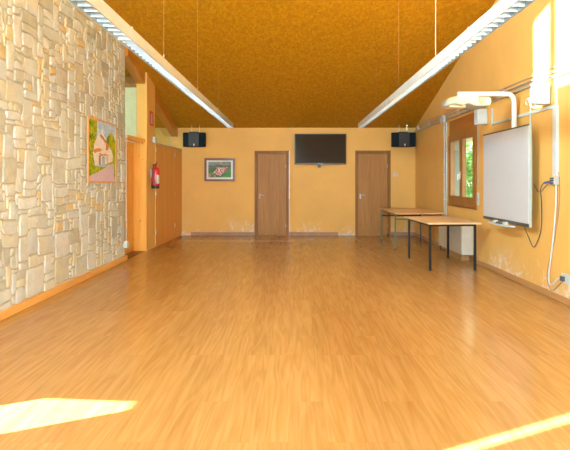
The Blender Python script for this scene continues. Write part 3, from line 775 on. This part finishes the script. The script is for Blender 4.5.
# projector on its arm
PJY = F/73.7
pj = thing('projector', 'white short-throw projector on a bent wall arm above the whiteboard', 'projector', (2.6, PJY, 2.3))
def at(x, y, Y=PJY): return px(x, y, Y)
c0 = at(514, 128); c1 = at(514, 101.5); c2 = at(512.6, 94.2); c3 = at(506, 90.4); c4 = at(457.5, 90.2)
c0.z = 2.0
path = [c0, c0+(c1-c0)*.5, c1]+[c1+(c2-c1)*.6, c2, c2+(c3-c2)*.5, c3]+[c3+(c4-c3)*.5, c4]
path = [Vector((p.x, PJY, p.z)) for p in smooth_path([c0, c1, c2, c3, c4], 8)]
path = [Vector((c0.x, PJY, c0.z)), Vector((c0.x, PJY, c1.z))]
R = .10
for k in range(1, 9):
    a = k/8*PI/2; path.append(Vector((c0.x-R+R*math.cos(a), PJY, c1.z+R*math.sin(a))))
ztop = c1.z+R; path.append(Vector((c4.x, PJY, ztop)))
arm = obj('arm', tube(B(), path, .033, 16), M['white'], pj, smooth=True)
bm = bx(B(), 2.968, XR, PJY-.05, PJY+.05, 2.0, 2.06, .004); 
obj('arm_bracket', bm, M['greywhite'], pj)
bm = cyl(B(), (c4.x+.035, PJY, ztop-.01), (c4.x+.035, PJY, ztop-.115), .030, 14)
obj('drop_tube', bm, M['white'], pj, smooth=True)
bm = bx(B(), at(455, 0).x, at(476, 0).x, PJY-.08, PJY+.08, at(0, 98.6).z, at(0, 96.6).z, .004)
obj('mount_plate', bm, M['greywhite'], pj)
# body: lofted sections along X
secs = [(442.4, 106.3, 103.2, .07), (443.5, 107.0, 101.5, .10), (446, 106.8, 99.3, .13), (450, 105.6, 98.3, .16), (455, 106.4, 98.3, .17), (459, 107.4, 98.7, .17),
        (462, 106.0, 98.7, .175), (465, 105.6, 98.7, .18), (468, 107.0, 98.7, .18), (472, 107.8, 98.7, .18), (480, 107.8, 98.9, .18), (484.5, 107.4, 99.1, .175), (486, 106.5, 99.8, .16)]
bm = B(); rings = []
for (x, yb, yt, hw) in secs:
    X = at(x, 0).x; zb = at(0, yb).z; zt = at(0, yt).z; r = min(.03, (zt-zb)*.35); ring = []
    for (cy_, cz_, a_) in ((PJY+hw-r, zt-r, 0), (PJY-hw+r, zt-r, PI/2), (PJY-hw+r, zb+r, PI), (PJY+hw-r, zb+r, 1.5*PI)):
        for k in range(4):
            t = a_+k/3*PI/2; ring.append(bm.verts.new((X, cy_+r*math.cos(t), cz_+r*math.sin(t))))
    rings.append(ring)
for i in range(len(rings)-1):
    for k in range(16): bm.faces.new((rings[i][k], rings[i][(k+1) % 16], rings[i+1][(k+1) % 16], rings[i+1][k]))
bm.faces.new(rings[0]); bm.faces.new(list(reversed(rings[-1])))
body = obj('body', bm, M['offwhite'], pj, smooth=True)
g = at(476.6, 102.4)
bm = cyl(B(), (g.x, PJY-.19, g.z), (g.x, PJY-.17, g.z), .046, 24)
for k in range(5): bx(bm, g.x-.035, g.x+.035, PJY-.193, PJY-.188, g.z-.03+k*.014, g.z-.024+k*.014)
obj('vent_grille', bm, M['grillegrey'], body)
bm = bx(B(), at(447, 0).x, at(463, 0).x, PJY-.10, PJY+.10, at(0, 108.3).z, at(0, 105.8).z, .006)  # tan block stands for the orange shade beneath the body
obj('under_shadow', bm, M['tan'], body)

# cords
def cord(name, pts, r, mat, label, cat='cable'):
    P = smooth_path(pts, 7); return tag(obj(name, tube(B(), P, r, 6), mat, smooth=True, origin=P[-1]), label, cat)
cord('board_cable', [pw(524.5, 227, 2.96), pw(529, 238, 3.03), pw(533.5, 247, 3.07), pw(538, 240, 3.075), pw(541.3, 228, 3.075), pw(541.5, 205, 3.075), pw(540.6, 190, 3.07), pw(543, 184, 3.05), pw(548.5, 181.5, 3.03)], .006, M['boarddark'],
     'black looping cable from the whiteboard bottom to the outlet box')
cord('short_cable', [pw(534.5, 184, 3.0), pw(537, 190.5, 3.05), pw(541, 191.5, 3.055), pw(545, 187, 3.05), pw(549, 182.5, 3.03)], .005, M['boarddark'], 'short black cable behind the whiteboard edge')
cord('blue_plug', [pw(545, 183, 3.035), pw(547, 182.3, 3.03), pw(549.5, 182, 3.02)], .011, M['blue'], 'blue cable plug at the outlet box', 'plug')
cord('white_flex', [pw(556, 184, 3.06), pw(556, 200, 3.065), pw(554.5, 225, 3.07), pw(551.5, 252, 3.07), pw(549.0, 272, 3.06), pw(549.2, 283, 3.05), pw(553, 284, 3.04), pw(558, 279, 3.04), pw(563.5, 278, 3.055)], .0085, M['white'],
     'thick white power cable hanging to the low socket')
cord('thin_flex', [pw(558.5, 172, 3.083), pw(559.6, 182, 3.083), pw(558.8, 210, 3.083), pw(554.5, 240, 3.083), pw(547.8, 268, 3.08), pw(548, 284, 3.07), pw(552.5, 290.5, 3.06), pw(558, 286, 3.05), pw(564, 280, 3.055)], .0045, M['skirt_grey'],
     'thin dark cord looping behind the white power cable')
so = thing('wall_socket', 'white double wall socket low on the right wall', 'socket', (XR, 5.35, .2))
a = pw(562.5, 273, XR); y_b = a.y; zc = CH-98.3/88
obj('plate', bx(B(), XR-.018, XR, y_b-.20, y_b, zc-.055, zc+.055, .004), M['white'], so)
obj('socket_hole', cyl(B(), (XR-.020, y_b-.14, zc), (XR-.018, y_b-.14, zc), .022, 16), M['greywhite'], so)
tag(obj('power_plug', bx(B(), XR-.052, XR-.0185, y_b-.085, y_b-.03, zc-.03, zc+.025, .006), M['boarddark'], origin=(XR-.02, y_b-.05, zc-.03)), 'black power plug in the low wall socket', 'plug')

# fan coil heater behind the table
ht = thing('radiator', 'cream wall heater cabinet under the window behind the tables', 'heater', (2.96, 8.77, .09))
hb = obj('cabinet', bx(B(), 2.85, XR-.005, 8.10, 9.38, .13, .70, .008), M['cream'], ht)
obj('front_panel', bx(B(), 2.842, 2.851, 8.12, 9.36, .16, .66, .003), M['cream'], hb)
bm = B()
for k in range(16): bx(bm, 2.88, 3.04, 8.25+k*.067, 8.275+k*.067, .700, .704)
obj('vent_grille', bm, M['grey'], hb)
obj('plinth', bx(B(), 2.93, XR-.024, 8.35, 9.2, 0, .13), M['skirt'], ht)

# ------------------------------------------------------------------ tables
def leg_sq(x, y, zt, r=.016, tip=True):
    bm = bx(B(), x-r, x+r, y-r, y+r, .012, zt, .003); return bm
t1 = thing('work_table', 'near beech-topped table with black square legs', 'table', (2.43, 8.0, 0))
TX0, TX1, TY0, TY1 = 2.030, 2.862, 7.33, 8.68; TZ = .745
obj('tabletop', bx(B(), TX0, TX1, TY0, TY1, TZ-.024, TZ, .004), M['tabletop'], t1)
LX = (2.092, 2.796); LY = (7.42, 8.57)
for x in LX:
    for y in LY:
        l = obj('leg', leg_sq(x, y, TZ-.024, .017), M['blackmetal'], t1)
        obj('foot_cap', bx(B(), x-.019, x+.019, y-.019, y+.019, 0, .02, .002), M['black'], l)
bm = B()
for y in LY: bx(bm, LX[0]+.017, LX[1]-.017, y-.012, y+.012, TZ-.060, TZ-.026, .002)
for x in LX: bx(bm, x-.012, x+.012, LY[0]+.017, LY[1]-.017, TZ-.060, TZ-.026, .002)
obj('apron_frame', bm, M['blackmetal'], t1)
t1.rotation_euler = (0, 0, .04)
t2 = thing('school_table', 'far beech-topped table with green tubular legs beside the right oak door', 'table', (2.5, 10.4, 0))
UX0, UX1, UY0, UY1 = 2.03, 3.02, 9.50, 11.25; UZ = .742
obj('tabletop', bx(B(), UX0, UX1, UY0, UY1, UZ-.020, UZ, .004), M['tabletop2'], t2)
LX = (2.052, 2.955); LY = (9.62, 11.12)
for i, x in enumerate(LX):
    for j, y in enumerate(LY):
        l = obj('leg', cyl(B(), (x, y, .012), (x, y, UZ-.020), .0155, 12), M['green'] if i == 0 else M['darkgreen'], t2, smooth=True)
        obj('foot_cap', cyl(B(), (x, y, 0), (x, y, .03), .018, 12), M['black'], l)
for j, y in enumerate(LY):
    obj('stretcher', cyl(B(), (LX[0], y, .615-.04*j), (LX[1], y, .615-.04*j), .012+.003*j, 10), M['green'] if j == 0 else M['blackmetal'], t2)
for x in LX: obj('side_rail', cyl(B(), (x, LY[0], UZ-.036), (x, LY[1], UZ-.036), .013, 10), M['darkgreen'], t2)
p = px(388, 236, 12.0)
tag(obj('door_stop', lathe(B(), [(.022, 0), (.024, .01), (.020, .05), (.012, .06)], p.x, 12.0, 14), M['black'], origin=(p.x, 12.0, 0)), 'small black door stop at the foot of the right oak door', 'door stop')

# ------------------------------------------------------------------ light
w = bpy.data.worlds.new('sky'); sc.world = w; w.use_nodes = True; nt = w.node_tree
bg = nt.nodes['Background']
bg.inputs[0].default_value = (.66, .86, 1.0, 1); bg.inputs[1].default_value = 6.0
DAY = (.60, .84, 1.0)
def daylight(loc, rot, sx, sy, L):
    l = bpy.data.lights.new('added_daylight', 'AREA'); l.shape = 'RECTANGLE'; l.size = sx; l.size_y = sy
    l.energy = L*PI*sx*sy; l.color = DAY
    o = bpy.data.objects.new('added_daylight', l); COL.objects.link(o); o.location = loc; o.rotation_euler = rot
daylight((-1.375, YF-.1, 2.0), (PI/2, 0, 0), 2.45, 3.0, 18)      # area lamps added in the unseen openings to stand for skylight
daylight((1.425, YF-.1, 1.1), (PI/2, 0, 0), 2.55, 1.6, 5)
daylight((XR+.1, -.3, 2.0), (PI/2, 0, PI/2), 3.0, 2.0, 5)
daylight((XL-.12, 2.65, 4.62), (PI/2, 0, -PI/2), 1.7, 1.1, 115)  # strong bluish lamp added to brighten the upper right wall
sl = bpy.data.lights.new('sun', 'SUN'); sl.energy = 95; sl.angle = .012; sl.color = (.9, .95, 1)
so_ = bpy.data.objects.new('sun', sl); COL.objects.link(so_)
dirv = Vector((1, M_AZ, -M_EL)).normalized()
so_.rotation_euler = dirv.to_track_quat('-Z', 'Y').to_euler(); so_.location = (-12, -4, 6)

# ------------------------------------------------------------------ camera
cam = bpy.data.cameras.new('camera'); co = bpy.data.objects.new('camera', cam); COL.objects.link(co)
cam.sensor_width = 36; cam.lens = F/570*36
cam.shift_x = -8/570; cam.shift_y = -45/570
co.location = (0, 0, CH); co.rotation_euler = (PI/2, 0, 0); cam.clip_start = .05; cam.clip_end = 200
sc.camera = co
sc.view_settings.view_transform = 'Standard'; sc.view_settings.look = 'None'; sc.view_settings.gamma = 1
sc.view_settings.use_curve_mapping = False; sc.view_settings.exposure = 0.62
sc.cycles.use_denoising = True
sc.cycles.max_bounces = 14; sc.cycles.diffuse_bounces = 10; sc.cycles.transparent_max_bounces = 12
sc.cycles.sample_clamp_indirect = 12
